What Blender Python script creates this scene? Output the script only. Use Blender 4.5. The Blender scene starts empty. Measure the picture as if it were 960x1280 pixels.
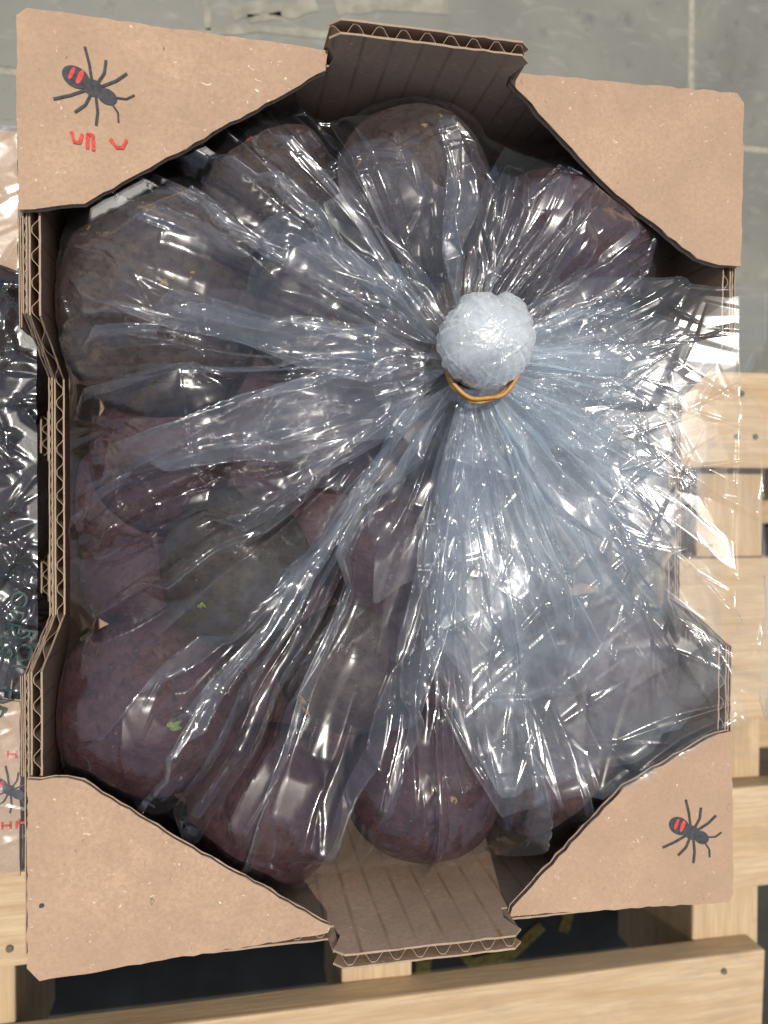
import bpy, bmesh, math, random
import numpy as np
from mathutils import Vector, Matrix

# ------------------------------------------------------------------ camera, world, sun, exposure
R_ = math.radians
scene = bpy.context.scene
COL = scene.collection
ZR = 0.275            # height of the box rim above the floor
ZB = 0.145            # height of the pallet deck
CAM = (-0.07457, 0.00038, ZR + 0.30987)

cam_d = bpy.data.cameras.new('camera')
cam = bpy.data.objects.new('camera', cam_d)
COL.objects.link(cam)
cam.location = CAM
cam.rotation_euler = (-0.01672, -0.19696, 0.00324)
cam_d.sensor_fit = 'VERTICAL'
cam_d.sensor_height = 36
cam_d.lens = 27.03
cam_d.clip_start = 0.01
cam_d.clip_end = 200
cam_d.dof.use_dof = True
cam_d.dof.focus_distance = 0.315
cam_d.dof.aperture_fstop = 8.5
scene.camera = cam

SUN_EL, SUN_AZ = R_(80), R_(98)      # azimuth measured from +x towards +y
world = bpy.data.worlds.new('World')
scene.world = world
world.use_nodes = True
nt = world.node_tree
bg = nt.nodes['Background']
sky = nt.nodes.new('ShaderNodeTexSky')
sky.sky_type = 'NISHITA'
sky.sun_disc = False
sky.sun_elevation = SUN_EL
sky.sun_rotation = R_(90) - SUN_AZ
sky.air_density = 1.0
sky.dust_density = 3.0
hs = nt.nodes.new('ShaderNodeHueSaturation')          # a hazy, milky sky: much less blue than clear air
hs.inputs['Saturation'].default_value = 0.76
nt.links.new(sky.outputs[0], hs.inputs['Color'])
nt.links.new(hs.outputs[0], bg.inputs[0])
bg.inputs[1].default_value = 0.095
sun_d = bpy.data.lights.new('sun', 'SUN')
sun = bpy.data.objects.new('sun', sun_d)
COL.objects.link(sun)
sd = Vector((math.cos(SUN_EL) * math.cos(SUN_AZ), math.cos(SUN_EL) * math.sin(SUN_AZ), math.sin(SUN_EL)))
sun.rotation_euler = sd.to_track_quat('Z', 'Y').to_euler()
sun.location = sd * 5
sun_d.energy = 3.3
sun_d.angle = R_(0.6)
sun_d.color = (1.0, 0.95, 0.87)
vs = scene.view_settings
scene.display_settings.display_device = 'sRGB'
vs.view_transform = 'Standard'
vs.look = 'None'
vs.exposure = 0.2
vs.gamma = 1
vs.use_curve_mapping = False
scene.render.engine = 'CYCLES'
cy = scene.cycles
cy.max_bounces = 10
cy.transparent_max_bounces = 40
cy.diffuse_bounces = 4
cy.glossy_bounces = 4
cy.use_denoising = True
cy.sample_clamp_indirect = 6
cy.caustics_reflective = False
cy.caustics_refractive = False

rng = random.Random(7)
nrg = np.random.default_rng(11)

# ------------------------------------------------------------------ helpers
def link(o, parent=None):
    COL.objects.link(o)
    if parent is not None:
        o.parent = parent
    return o

def tag(o, label=None, cat=None, group=None, kind=None):
    for k, v in (('label', label), ('category', cat), ('group', group), ('kind', kind)):
        if v:
            o[k] = v
    return o

def empty(name, loc=(0, 0, 0), rz=0.0):
    o = bpy.data.objects.new(name, None)
    o.empty_display_size = 0.02
    o.location = loc
    o.rotation_euler = (0, 0, rz)
    return link(o)

def obj(name, bm, mats, parent=None, smooth=False, loc=None):
    me = bpy.data.meshes.new(name)
    bm.normal_update()
    bm.to_mesh(me)
    bm.free()
    for m in (mats if isinstance(mats, (list, tuple)) else [mats]):
        me.materials.append(m)
    if smooth:
        me.shade_smooth()
    o = bpy.data.objects.new(name, me)
    if loc is not None:
        o.location = loc
    return link(o, parent)

def grid_mesh(name, P, mat, parent=None, wrap=False, loc=None):
    """P: (n, m, 3) array -> smooth quad sheet; wrap joins first and last row"""
    n, m = P.shape[:2]
    idx = np.arange(n * m, dtype=np.int32).reshape(n, m)
    if wrap:
        idx = np.vstack([idx, idx[:1]])
    f = np.stack([idx[:-1, :-1], idx[1:, :-1], idx[1:, 1:], idx[:-1, 1:]], -1).reshape(-1, 4)
    me = bpy.data.meshes.new(name)
    me.vertices.add(n * m)
    me.vertices.foreach_set('co', P.reshape(-1).astype(np.float32))
    me.loops.add(f.size)
    me.loops.foreach_set('vertex_index', f.reshape(-1).astype(np.int32))
    me.polygons.add(len(f))
    me.polygons.foreach_set('loop_start', np.arange(0, f.size, 4, dtype=np.int32))
    me.update(calc_edges=True)
    me.materials.append(mat)
    me.shade_smooth()
    o = bpy.data.objects.new(name, me)
    if loc is not None:
        o.location = loc
    return link(o, parent)

def box_bm(bm, lo, hi, bev=0.0, jit=0.0, mi=0):
    x0, y0, z0 = lo
    x1, y1, z1 = hi
    vs_ = [bm.verts.new((x + rng.uniform(-jit, jit), y + rng.uniform(-jit, jit), z + rng.uniform(-jit, jit)))
           for z in (z0, z1) for y in (y0, y1) for x in (x0, x1)]
    fs = [(0, 2, 3, 1), (4, 5, 7, 6), (0, 1, 5, 4), (2, 6, 7, 3), (0, 4, 6, 2), (1, 3, 7, 5)]
    faces = [bm.faces.new([vs_[i] for i in f]) for f in fs]
    for f in faces:
        f.material_index = mi
    if bev:
        es = list({e for f in faces for e in f.edges})
        bmesh.ops.bevel(bm, geom=es, offset=bev, segments=2, affect='EDGES', profile=0.6)

# ------------------------------------------------------------------ materials
def new_mat(name):
    m = bpy.data.materials.new(name)
    m.use_nodes = True
    t = m.node_tree
    for n in list(t.nodes):
        t.nodes.remove(n)
    return m, t, t.nodes, t.links

def nd(N, typ, **kw):
    n = N.new(typ)
    for k, v in kw.items():
        setattr(n, k, v)
    return n

def setv(n, **kw):
    for k, v in kw.items():
        n.inputs[k.replace('_', ' ')].default_value = v
    return n

def ramp(N, L, src, stops):
    r = N.new('ShaderNodeValToRGB')
    el = r.color_ramp.elements
    while len(el) > 1:
        el.remove(el[-1])
    el[0].position, el[0].color = stops[0][0], (*stops[0][1], 1)
    for p, c in stops[1:]:
        e = el.new(p)
        e.color = (*c, 1)
    L.new(src, r.inputs[0])
    return r.outputs[0]

def mixc(N, L, fac, a, b, mode='MIX'):
    m = N.new('ShaderNodeMix')
    m.data_type = 'RGBA'
    m.blend_type = mode
    for i, v in ((0, fac), (6, a), (7, b)):
        if isinstance(v, (int, float)):
            m.inputs[i].default_value = v
        elif isinstance(v, tuple):
            m.inputs[i].default_value = (*v, 1)
        else:
            L.new(v, m.inputs[i])
    return m.outputs[2]

def math_(N, L, op, a, b=None, clamp=False):
    m = N.new('ShaderNodeMath')
    m.operation = op
    m.use_clamp = clamp
    for i, v in enumerate((a, b)):
        if v is None:
            continue
        if isinstance(v, (int, float)):
            m.inputs[i].default_value = v
        else:
            L.new(v, m.inputs[i])
    return m.outputs[0]

def noise(N, L, vec, scale, detail=4, rough=0.55, dist=0.0):
    n = N.new('ShaderNodeTexNoise')
    n.inputs['Scale'].default_value = scale
    n.inputs['Detail'].default_value = detail
    n.inputs['Roughness'].default_value = rough
    n.inputs['Distortion'].default_value = dist
    if vec is not None:
        L.new(vec, n.inputs['Vector'])
    return n.outputs['Fac']

def mapping(N, L, vec, scale=(1, 1, 1), rot=(0, 0, 0)):
    m = N.new('ShaderNodeMapping')
    m.inputs['Scale'].default_value = scale
    m.inputs['Rotation'].default_value = rot
    L.new(vec, m.inputs['Vector'])
    return m.outputs[0]

def finish(N, L, col, rough, height=None, bump=0.3, dist=0.001, spec=0.4):
    b = N.new('ShaderNodeBsdfPrincipled')
    for k, v in (('Base Color', col), ('Roughness', rough)):
        if isinstance(v, tuple):
            b.inputs[k].default_value = (*v, 1)
        elif isinstance(v, (int, float)):
            b.inputs[k].default_value = v
        else:
            L.new(v, b.inputs[k])
    b.inputs['Specular IOR Level'].default_value = spec
    if height is not None:
        bp = N.new('ShaderNodeBump')
        bp.inputs['Strength'].default_value = bump
        bp.inputs['Distance'].default_value = dist
        L.new(height, bp.inputs['Height'])
        L.new(bp.outputs[0], b.inputs['Normal'])
    o = N.new('ShaderNodeOutputMaterial')
    L.new(b.outputs[0], o.inputs[0])
    return b

def cardboard(name, base, stripes=None):
    m, t, N, L = new_mat(name)
    P = N.new('ShaderNodeNewGeometry').outputs['Position']
    dark = tuple(c * 0.82 for c in base)
    light = tuple(min(1, c * 1.13) for c in base)
    n1 = noise(N, L, P, 28, 5, 0.6)
    c = ramp(N, L, n1, [(0.3, dark), (0.7, light)])
    n2 = noise(N, L, P, 620, 4, 0.7)
    c = mixc(N, L, ramp(N, L, n2, [(0.36, (0.5,) * 3), (0.60, (0.0,) * 3)]), c, tuple(x * 0.66 for x in base))
    # pale and dark fibres
    f1 = noise(N, L, mapping(N, L, P, (330, 520, 400), (0, 0, 0.4)), 1, 2, 0.5, 1.2)
    c = mixc(N, L, ramp(N, L, f1, [(0.70, (0, 0, 0)), (0.76, (0.8,) * 3)]), c, (0.78, 0.66, 0.52))
    f2 = noise(N, L, mapping(N, L, P, (520, 260, 390), (0, 0, -0.7)), 1, 2, 0.5, 1.5)
    c = mixc(N, L, ramp(N, L, f2, [(0.71, (0, 0, 0)), (0.76, (0.75,) * 3)]), c, tuple(x * 0.3 for x in base))
    big = noise(N, L, P, 7, 3, 0.5, 0.5)
    c = mixc(N, L, ramp(N, L, big, [(0.40, (0.5,) * 3), (0.62, (0.0,) * 3)]), c, tuple(x * 0.86 for x in base))
    sc = noise(N, L, mapping(N, L, P, (22, 160, 60), (0, 0, 0.6)), 1, 4, 0.6, 2.0)
    c = mixc(N, L, ramp(N, L, sc, [(0.66, (0, 0, 0)), (0.74, (0.35,) * 3)]), c, tuple(x * 1.18 for x in base))
    h = n2
    if not stripes:
        sx_ = N.new('ShaderNodeSeparateXYZ')
        L.new(P, sx_.inputs[0])
        wv = math_(N, L, 'SINE', math_(N, L, 'MULTIPLY', sx_.outputs[0], 2 * math.pi / 0.0062))
        h = math_(N, L, 'ADD', n2, math_(N, L, 'MULTIPLY', wv, 0.16))
        h = math_(N, L, 'ADD', h, math_(N, L, 'MULTIPLY', noise(N, L, P, 38, 3, 0.5), 2.0))
    if stripes:
        axis, pitch = stripes
        s = N.new('ShaderNodeSeparateXYZ')
        L.new(P, s.inputs[0])
        w = math_(N, L, 'MULTIPLY_ADD', s.outputs[axis], 1.0 / pitch)
        nz = noise(N, L, mapping(N, L, P, (40, 40, 14)), 1, 3)
        w = math_(N, L, 'ADD', w, math_(N, L, 'MULTIPLY', nz, 0.22))
        tri = math_(N, L, 'ABSOLUTE', math_(N, L, 'SUBTRACT', math_(N, L, 'FRACT', w), 0.5))
        gap = noise(N, L, mapping(N, L, P, (90, 90, 50)), 1, 3)
        line = math_(N, L, 'MULTIPLY', ramp(N, L, tri, [(0.0, (1,) * 3), (0.10, (0,) * 3)]),
                     ramp(N, L, gap, [(0.35, (0.1,) * 3), (0.6, (0.75,) * 3)]))
        c = mixc(N, L, line, c, tuple(x * 0.42 for x in base))
        h = math_(N, L, 'SUBTRACT', n2, math_(N, L, 'MULTIPLY', line, 0.8))
    finish(N, L, c, 0.85, h, 0.22, 0.0006, 0.2)
    return m

KRAFT = (0.415, 0.280, 0.186)
M_card = cardboard('kraft_cardboard', KRAFT)
M_in_y = cardboard('kraft_inside_side', (0.40, 0.265, 0.175), (1, 0.0125))
M_in_x = cardboard('kraft_inside_end', (0.50, 0.35, 0.245), (0, 0.0115))
M_flute = cardboard('kraft_flute', (0.37, 0.275, 0.195))
M_card2 = cardboard('kraft_cardboard_pale', (0.46, 0.325, 0.22))

def wood(name, a, b, axis):
    m, t, N, L = new_mat(name)
    P = N.new('ShaderNodeNewGeometry').outputs['Position']
    info = N.new('ShaderNodeObjectInfo')
    off = N.new('ShaderNodeVectorMath')
    off.operation = 'ADD'
    L.new(P, off.inputs[0])
    cmb = N.new('ShaderNodeCombineXYZ')
    for i, k in enumerate((3.1, 1.7, 2.3)):
        L.new(math_(N, L, 'MULTIPLY', info.outputs['Random'], k), cmb.inputs[i])
    L.new(cmb.outputs[0], off.inputs[1])
    V = off.outputs[0]
    sc = (7, 75, 75) if axis == 0 else (75, 7, 75)
    g = noise(N, L, mapping(N, L, V, sc), 1, 6, 0.6, 1.0)
    sc2 = (30, 700, 700) if axis == 0 else (700, 30, 700)
    fine = noise(N, L, mapping(N, L, V, sc2), 1, 3, 0.6)
    c = ramp(N, L, g, [(0.3, b), (0.62, a), (0.8, tuple(x * 1.05 for x in a))])
    c = mixc(N, L, ramp(N, L, fine, [(0.42, (0.35,) * 3), (0.62, (0,) * 3)]), c, tuple(x * 0.7 for x in b))
    vor = N.new('ShaderNodeTexVoronoi')
    vor.inputs['Scale'].default_value = 1
    L.new(mapping(N, L, V, (13, 17, 9)), vor.inputs['Vector'])
    c = mixc(N, L, ramp(N, L, vor.outputs['Distance'], [(0.055, (0.85,) * 3), (0.10, (0.0,) * 3)]), c, (0.20, 0.11, 0.045))
    dirt = noise(N, L, mapping(N, L, V, (18, 40, 30)), 1, 6, 0.7, 0.6)
    c = mixc(N, L, ramp(N, L, dirt, [(0.52, (0,) * 3), (0.72, (0.55,) * 3)]), c, (0.27, 0.215, 0.15))
    finish(N, L, c, 0.7, math_(N, L, 'ADD', fine, math_(N, L, 'MULTIPLY', g, 0.6)), 0.25, 0.0012, 0.25)
    return m

M_wood_x = wood('pine_deck', (0.52, 0.395, 0.25), (0.41, 0.28, 0.155), 0)
M_wood_y = wood('pine_stringer', (0.50, 0.375, 0.235), (0.39, 0.27, 0.15), 1)

def plain(name, col, rough=0.6, scale=120, var=0.25, bump=0.15, spec=0.4):
    m, t, N, L = new_mat(name)
    P = N.new('ShaderNodeNewGeometry').outputs['Position']
    n = noise(N, L, P, scale, 5, 0.6)
    c = ramp(N, L, n, [(0.3, tuple(x * (1 - var) for x in col)), (0.7, tuple(min(1, x * (1 + var)) for x in col))])
    finish(N, L, c, rough, n, bump, 0.0008, spec)
    return m

M_red = plain('red_print', (0.52, 0.055, 0.045), 0.8, 700, 0.35)
M_black = plain('black_print', (0.045, 0.045, 0.048), 0.8, 700, 0.4)
M_yellow = plain('yellow_paint', (0.17, 0.135, 0.025), 0.8, 220, 0.5)
M_green = plain('green_print', (0.006, 0.035, 0.028), 0.5, 300, 0.3)
M_mat = plain('black_rubber', (0.032, 0.031, 0.026), 0.7, 30, 0.35, 0.2, 0.2)
M_nail = plain('dull_nail', (0.10, 0.085, 0.06), 0.6, 600, 0.5)
M_scar = plain('tan_scar', (0.22, 0.14, 0.06), 0.8, 900, 0.5, 0.5)
M_sprout = plain('green_sprout', (0.12, 0.16, 0.045), 0.6, 900, 0.4, 0.4)

# grey stone floor with stains
def floor_mat():
    m, t, N, L = new_mat('grey_stone_floor')
    P = N.new('ShaderNodeNewGeometry').outputs['Position']
    a = noise(N, L, P, 7, 6, 0.6, 0.4)
    c = ramp(N, L, a, [(0.30, (0.115, 0.115, 0.098)), (0.55, (0.152, 0.150, 0.126)), (0.75, (0.205, 0.196, 0.158))])
    b = noise(N, L, mapping(N, L, P, (26, 60, 20)), 1, 4, 0.6, 1.5)
    c = mixc(N, L, ramp(N, L, b, [(0.56, (0,) * 3), (0.74, (0.45,) * 3)]), c, (0.30, 0.285, 0.235))
    d = noise(N, L, P, 60, 5, 0.65)
    c = mixc(N, L, ramp(N, L, d, [(0.30, (0.6,) * 3), (0.42, (0,) * 3)]), c, (0.085, 0.085, 0.078))
    finish(N, L, c, ramp(N, L, a, [(0.3, (0.38,) * 3), (0.7, (0.6,) * 3)]), d, 0.2, 0.001, 0.4)
    return m
M_floor = floor_mat()
M_sun_patch = plain('sun_patch_tone', (0.23, 0.22, 0.175), 0.85, 60, 0.3)  # lighter floor tone, sunlight put into the colour
M_grout = plain('pale_grout', (0.27, 0.25, 0.20), 0.85, 160, 0.25)

def skin_mat(name, purple, dusty):
    m, t, N, L = new_mat(name)
    tc = N.new('ShaderNodeTexCoord').outputs['Object']
    a = noise(N, L, tc, 26, 5, 0.6, 0.6)
    c = ramp(N, L, a, [(0.30, purple), (0.52, tuple((x + y) / 2 for x, y in zip(purple, dusty))), (0.72, dusty)])
    b = noise(N, L, mapping(N, L, tc, (240, 240, 90)), 1, 5, 0.7)
    c = mixc(N, L, ramp(N, L, b, [(0.35, (0.7,) * 3), (0.55, (0,) * 3)]), c, tuple(x * 0.45 for x in purple))
    s = noise(N, L, tc, 520, 2, 0.5)
    c = mixc(N, L, ramp(N, L, s, [(0.70, (0,) * 3), (0.76, (0.6,) * 3)]), c, (0.15, 0.11, 0.085))
    v = N.new('ShaderNodeTexVoronoi')
    v.inputs['Scale'].default_value = 95
    L.new(tc, v.inputs['Vector'])
    pit = ramp(N, L, v.outputs['Distance'], [(0.05, (0.5,) * 3), (0.14, (0,) * 3)])
    c = mixc(N, L, pit, c, tuple(x * 0.3 for x in purple))
    h = math_(N, L, 'SUBTRACT', b, math_(N, L, 'MULTIPLY', pit, 0.6))
    finish(N, L, c, ramp(N, L, a, [(0.3, (0.55,) * 3), (0.7, (0.75,) * 3)]), h, 0.6, 0.0016, 0.3)
    return m

M_skin = {
    'wine': skin_mat('wine_skin', (0.030, 0.008, 0.012), (0.072, 0.036, 0.038)),
    'mauve': skin_mat('mauve_skin', (0.036, 0.014, 0.017), (0.085, 0.054, 0.052)),
    'dusty': skin_mat('dusty_skin', (0.030, 0.016, 0.016), (0.092, 0.070, 0.060)),
    'dark': skin_mat('dark_skin', (0.010, 0.005, 0.006), (0.026, 0.018, 0.018)),
    'olive': skin_mat('olive_skin', (0.024, 0.017, 0.014), (0.060, 0.050, 0.040)),
}

def floor_sun_patches():  # flat pale strokes painted on the slabs in place of sunlit patches
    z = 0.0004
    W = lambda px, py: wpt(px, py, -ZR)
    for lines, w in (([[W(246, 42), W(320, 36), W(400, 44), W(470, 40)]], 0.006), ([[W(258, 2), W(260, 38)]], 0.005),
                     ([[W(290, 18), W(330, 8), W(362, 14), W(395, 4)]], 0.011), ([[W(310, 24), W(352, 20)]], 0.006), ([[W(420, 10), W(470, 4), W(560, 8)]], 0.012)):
        strokes('painted_sun_patch', lines, w, M_sun_patch, fl, z)

def film_mat(name, haze, rough=0.10, tint=(0.985, 0.99, 1.0), bump=0.12, bscale=(160, 160, 160), gain=1.0, fold=0.05, wide=(0.5, 0.25), milk=(0.80, 0.90, 0.97)):
    """thin clear plastic: Schlick reflection of two surfaces over straight-through transmission, plus a little milkiness"""
    m, t, N, L = new_mat(name)
    g = N.new('ShaderNodeNewGeometry')
    bp = N.new('ShaderNodeBump')
    bp.inputs['Strength'].default_value = bump
    bp.inputs['Distance'].default_value = 0.001
    nz = noise(N, L, mapping(N, L, g.outputs['Position'], bscale), 1, 3, 0.5, 0.8)
    L.new(nz, bp.inputs['Height'])
    dp = N.new('ShaderNodeVectorMath')
    dp.operation = 'DOT_PRODUCT'
    L.new(bp.outputs[0], dp.inputs[0])
    L.new(g.outputs['Incoming'], dp.inputs[1])
    ca = math_(N, L, 'ABSOLUTE', dp.outputs['Value'], None)
    om = math_(N, L, 'SUBTRACT', 1.0, ca, True)
    p5 = math_(N, L, 'POWER', om, 5.0)
    F = math_(N, L, 'ADD', math_(N, L, 'MULTIPLY', p5, 0.95), 0.045)
    F2 = math_(N, L, 'DIVIDE', math_(N, L, 'MULTIPLY', F, 2.0 * gain), math_(N, L, 'ADD', F, 1.0), True)
    tr = N.new('ShaderNodeBsdfTransparent')
    tr.inputs[0].default_value = (*tint, 1)
    lobes = []
    for rg in (rough, wide[1]):
        gl_ = N.new('ShaderNodeBsdfGlossy')
        gl_.inputs['Roughness'].default_value = rg
        gl_.inputs['Color'].default_value = (1, 1, 1, 1)
        L.new(bp.outputs[0], gl_.inputs['Normal'])
        lobes.append(gl_)
    gl = N.new('ShaderNodeMixShader')
    gl.inputs[0].default_value = wide[0]
    L.new(lobes[0].outputs[0], gl.inputs[1])
    L.new(lobes[1].outputs[0], gl.inputs[2])
    df = N.new('ShaderNodeBsdfDiffuse')
    df.inputs[0].default_value = (*milk, 1)
    tl = N.new('ShaderNodeBsdfTranslucent')
    tl.inputs[0].default_value = (*milk, 1)
    mx0 = N.new('ShaderNodeMixShader')
    mx0.inputs[0].default_value = 0.5
    L.new(df.outputs[0], mx0.inputs[1])
    L.new(tl.outputs[0], mx0.inputs[2])
    mx1 = N.new('ShaderNodeMixShader')
    cl = noise(N, L, g.outputs['Position'], 55, 4, 0.6, 0.5)
    at = N.new('ShaderNodeAttribute')
    at.attribute_name = 'layers'                     # film folded over on itself is milkier
    hz = math_(N, L, 'ADD', ramp(N, L, cl, [(0.3, (haze * 0.45,) * 3), (0.7, (min(1, haze * 1.6),) * 3)]),
               math_(N, L, 'MULTIPLY', at.outputs['Fac'], fold))
    path = math_(N, L, 'DIVIDE', math_(N, L, 'MAXIMUM', hz, min(haze, 0.02)), math_(N, L, 'MAXIMUM', ca, 0.16))
    L.new(math_(N, L, 'MINIMUM', path, 0.9), mx1.inputs[0])
    L.new(tr.outputs[0], mx1.inputs[1])
    L.new(mx0.outputs[0], mx1.inputs[2])
    mx2 = N.new('ShaderNodeMixShader')
    L.new(F2, mx2.inputs[0])
    L.new(mx1.outputs[0], mx2.inputs[1])
    L.new(gl.outputs[0], mx2.inputs[2])
    o = N.new('ShaderNodeOutputMaterial')
    L.new(mx2.outputs[0], o.inputs[0])
    return m

M_film = film_mat('clear_film', 0.003, 0.08, bump=0.01, fold=0.005, gain=0.95)
M_film_in = film_mat('clear_film_gathered', 0.012, 0.09, bump=0.01, fold=0.006, gain=0.75)
M_tail = film_mat('clear_film_mouth', 0.19, 0.10, bump=0.02, fold=0.02, gain=0.62, wide=(0.22, 0.34))
M_tail_mid = film_mat('clear_film_mouth_middle', 0.13, 0.12, bump=0.02, fold=0.02, gain=0.6, wide=(0.2, 0.34))
M_tail_out = film_mat('clear_film_mouth_edge', 0.035, 0.15, bump=0.01, fold=0.02, gain=0.5, wide=(0.2, 0.34))
M_knot = film_mat('clear_film_knot', 0.34, 0.12, bump=0.10, bscale=(260, 260, 260), milk=(0.90, 0.945, 0.97))

def band_mat():
    m, t, N, L = new_mat('tan_rubber')
    P = N.new('ShaderNodeNewGeometry').outputs['Position']
    n = noise(N, L, P, 500, 3)
    c = ramp(N, L, n, [(0.3, (0.36, 0.17, 0.04)), (0.7, (0.52, 0.28, 0.075))])
    finish(N, L, c, 0.45, n, 0.2, 0.0005, 0.5)
    return m
M_band = band_mat()

# ------------------------------------------------------------------ setting: floor, slabs, rubber mat
bm = bmesh.new()
box_bm(bm, (-40, -40, -0.05), (40, 40, -0.0006))
fl = tag(obj('floor', bm, M_grout), kind='structure')
GX, GY = 0.3025, 0.30
def slab(x0, y0, x1, y1):
    b = bmesh.new()
    box_bm(b, (x0, y0, -0.02), (x1, y1, 0.0), 0.0012)
    obj('floor_slab', b, M_floor, fl)
g = 0.0024
ys = [-0.90, GY, 0.90, 1.5]
xs = [-1.497, -0.897, -0.297 - 0.0, GX, 0.9025, 1.5025]
xs = [-1.4975, -0.8975, -0.2975, GX, 0.9025, 1.5025]
ys = [-1.5, -0.9, -0.3, GY, 0.9, 1.5]
for i in range(5):
    for j in range(5):
        slab(xs[i] + g, ys[j] + g, xs[i + 1] - g, ys[j + 1] - g)

bm = bmesh.new()
box_bm(bm, (-0.62, -0.75, 0.0), (0.66, 0.045, 0.006), 0.002)
tag(obj('rubber_mat', bm, M_mat), 'black rubber mat with yellow paint marks lying under the wooden pallet', 'mat')
mat_o = bpy.data.objects['rubber_mat']

def strokes(name, lines, width, mat, parent, z, loc=None):
    """flat printed or painted strokes: lines of 2-D points given a width"""
    b = bmesh.new()
    for ln in lines:
        ln = [Vector((*q, 0)) for q in ln]
        pts = []
        for i in range(len(ln) - 1):
            for k in range(4):
                pts.append(ln[i].lerp(ln[i + 1], k / 4))
        pts.append(ln[-1])
        L_, R = [], []
        for i, q in enumerate(pts):
            d = (pts[min(i + 1, len(pts) - 1)] - pts[max(i - 1, 0)]).normalized()
            n = Vector((-d.y, d.x, 0)) * width * 0.5 * rng.uniform(0.8, 1.15)
            L_.append(b.verts.new((q.x + n.x, q.y + n.y, z)))
            R.append(b.verts.new((q.x - n.x, q.y - n.y, z)))
        for i in range(len(pts) - 1):
            b.faces.new((R[i], R[i + 1], L_[i + 1], L_[i]))
    return obj(name, b, mat, parent, loc=loc)

strokes('paint_mark', [[(0.095, -0.342), (0.112, -0.366), (0.145, -0.364), (0.172, -0.343)]], 0.009, M_yellow, mat_o, 0.0072)
strokes('paint_mark', [[(0.055, -0.350), (0.075, -0.348)], [(0.075, -0.350), (0.070, -0.395)]], 0.014, M_yellow, mat_o, 0.0072)
strokes('paint_mark', [[(0.186, -0.322), (0.195, -0.336), (0.190, -0.350)]], 0.010, M_yellow, mat_o, 0.0072)

# ------------------------------------------------------------------ wooden pallet
pal = tag(empty('wooden_pallet', (0.09, -0.13, 0.0)), 'pale pine pallet carrying the cardboard boxes, with gaps between its boards', 'pallet')
def plank(name, lo, hi, mat):
    b = bmesh.new()
    box_bm(b, lo, hi, 0.0016, 0.0009)
    c = [(lo[i] + hi[i]) / 2 for i in range(3)]
    bmesh.ops.translate(b, verts=b.verts, vec=[-v for v in c])
    return obj(name, b, mat, pal, loc=[c[i] - pal.location[i] for i in range(3)])
for y0, y1, x1 in ((0.021, 0.083, 0.56), (-0.141, -0.036, 0.55), (-0.251, -0.186, 0.56), (-0.345, -0.2935, 0.2685)):
    plank('deck_board', (-0.56, y0, ZB - 0.018), (x1, y1, ZB), M_wood_x)
for x0, x1 in ((-0.245, -0.1935), (-0.0075, 0.0345), (0.228, 0.277), (0.49, 0.53), (-0.53, -0.49)):
    plank('stringer', (x0, -0.345, 0.026), (x1, 0.083, ZB - 0.0185), M_wood_y)
for y0, y1 in ((-0.235, -0.145), (-0.02, 0.06)):
    plank('bottom_board', (-0.56, y0 + 0.001, 0.0075), (0.56, y1, 0.0255), M_wood_x)
sg = [o for o in pal.children if o.name.startswith('stringer')][0]
bm = bmesh.new()
for k in range(9):
    z = -0.045 + 0.0115 * k
    bmesh.ops.create_icosphere(bm, subdivisions=2, radius=0.006,
        matrix=Matrix.Translation((0.0259, -0.055 + rng.uniform(-.004, .004), z * 0.9)) @ Matrix.Diagonal((0.14, 1.5, 1.2, 1)))
obj('yellow_paint_streak', bm, M_yellow, sg, True)

# ------------------------------------------------------------------ corrugated cardboard
def chord(poly, a, d, e):
    """extent along direction d of the polygon on the line e.p = a"""
    hits = []
    n = len(poly)
    for i in range(n):
        p, q = poly[i], poly[(i + 1) % n]
        pe, qe = p[0] * e[0] + p[1] * e[1], q[0] * e[0] + q[1] * e[1]
        if (pe - a) * (qe - a) < 0:
            t = (a - pe) / (qe - pe)
            hits.append((p[0] + (q[0] - p[0]) * t) * d[0] + (p[1] + (q[1] - p[1]) * t) * d[1])
    return (min(hits), max(hits)) if len(hits) > 1 else None

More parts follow.
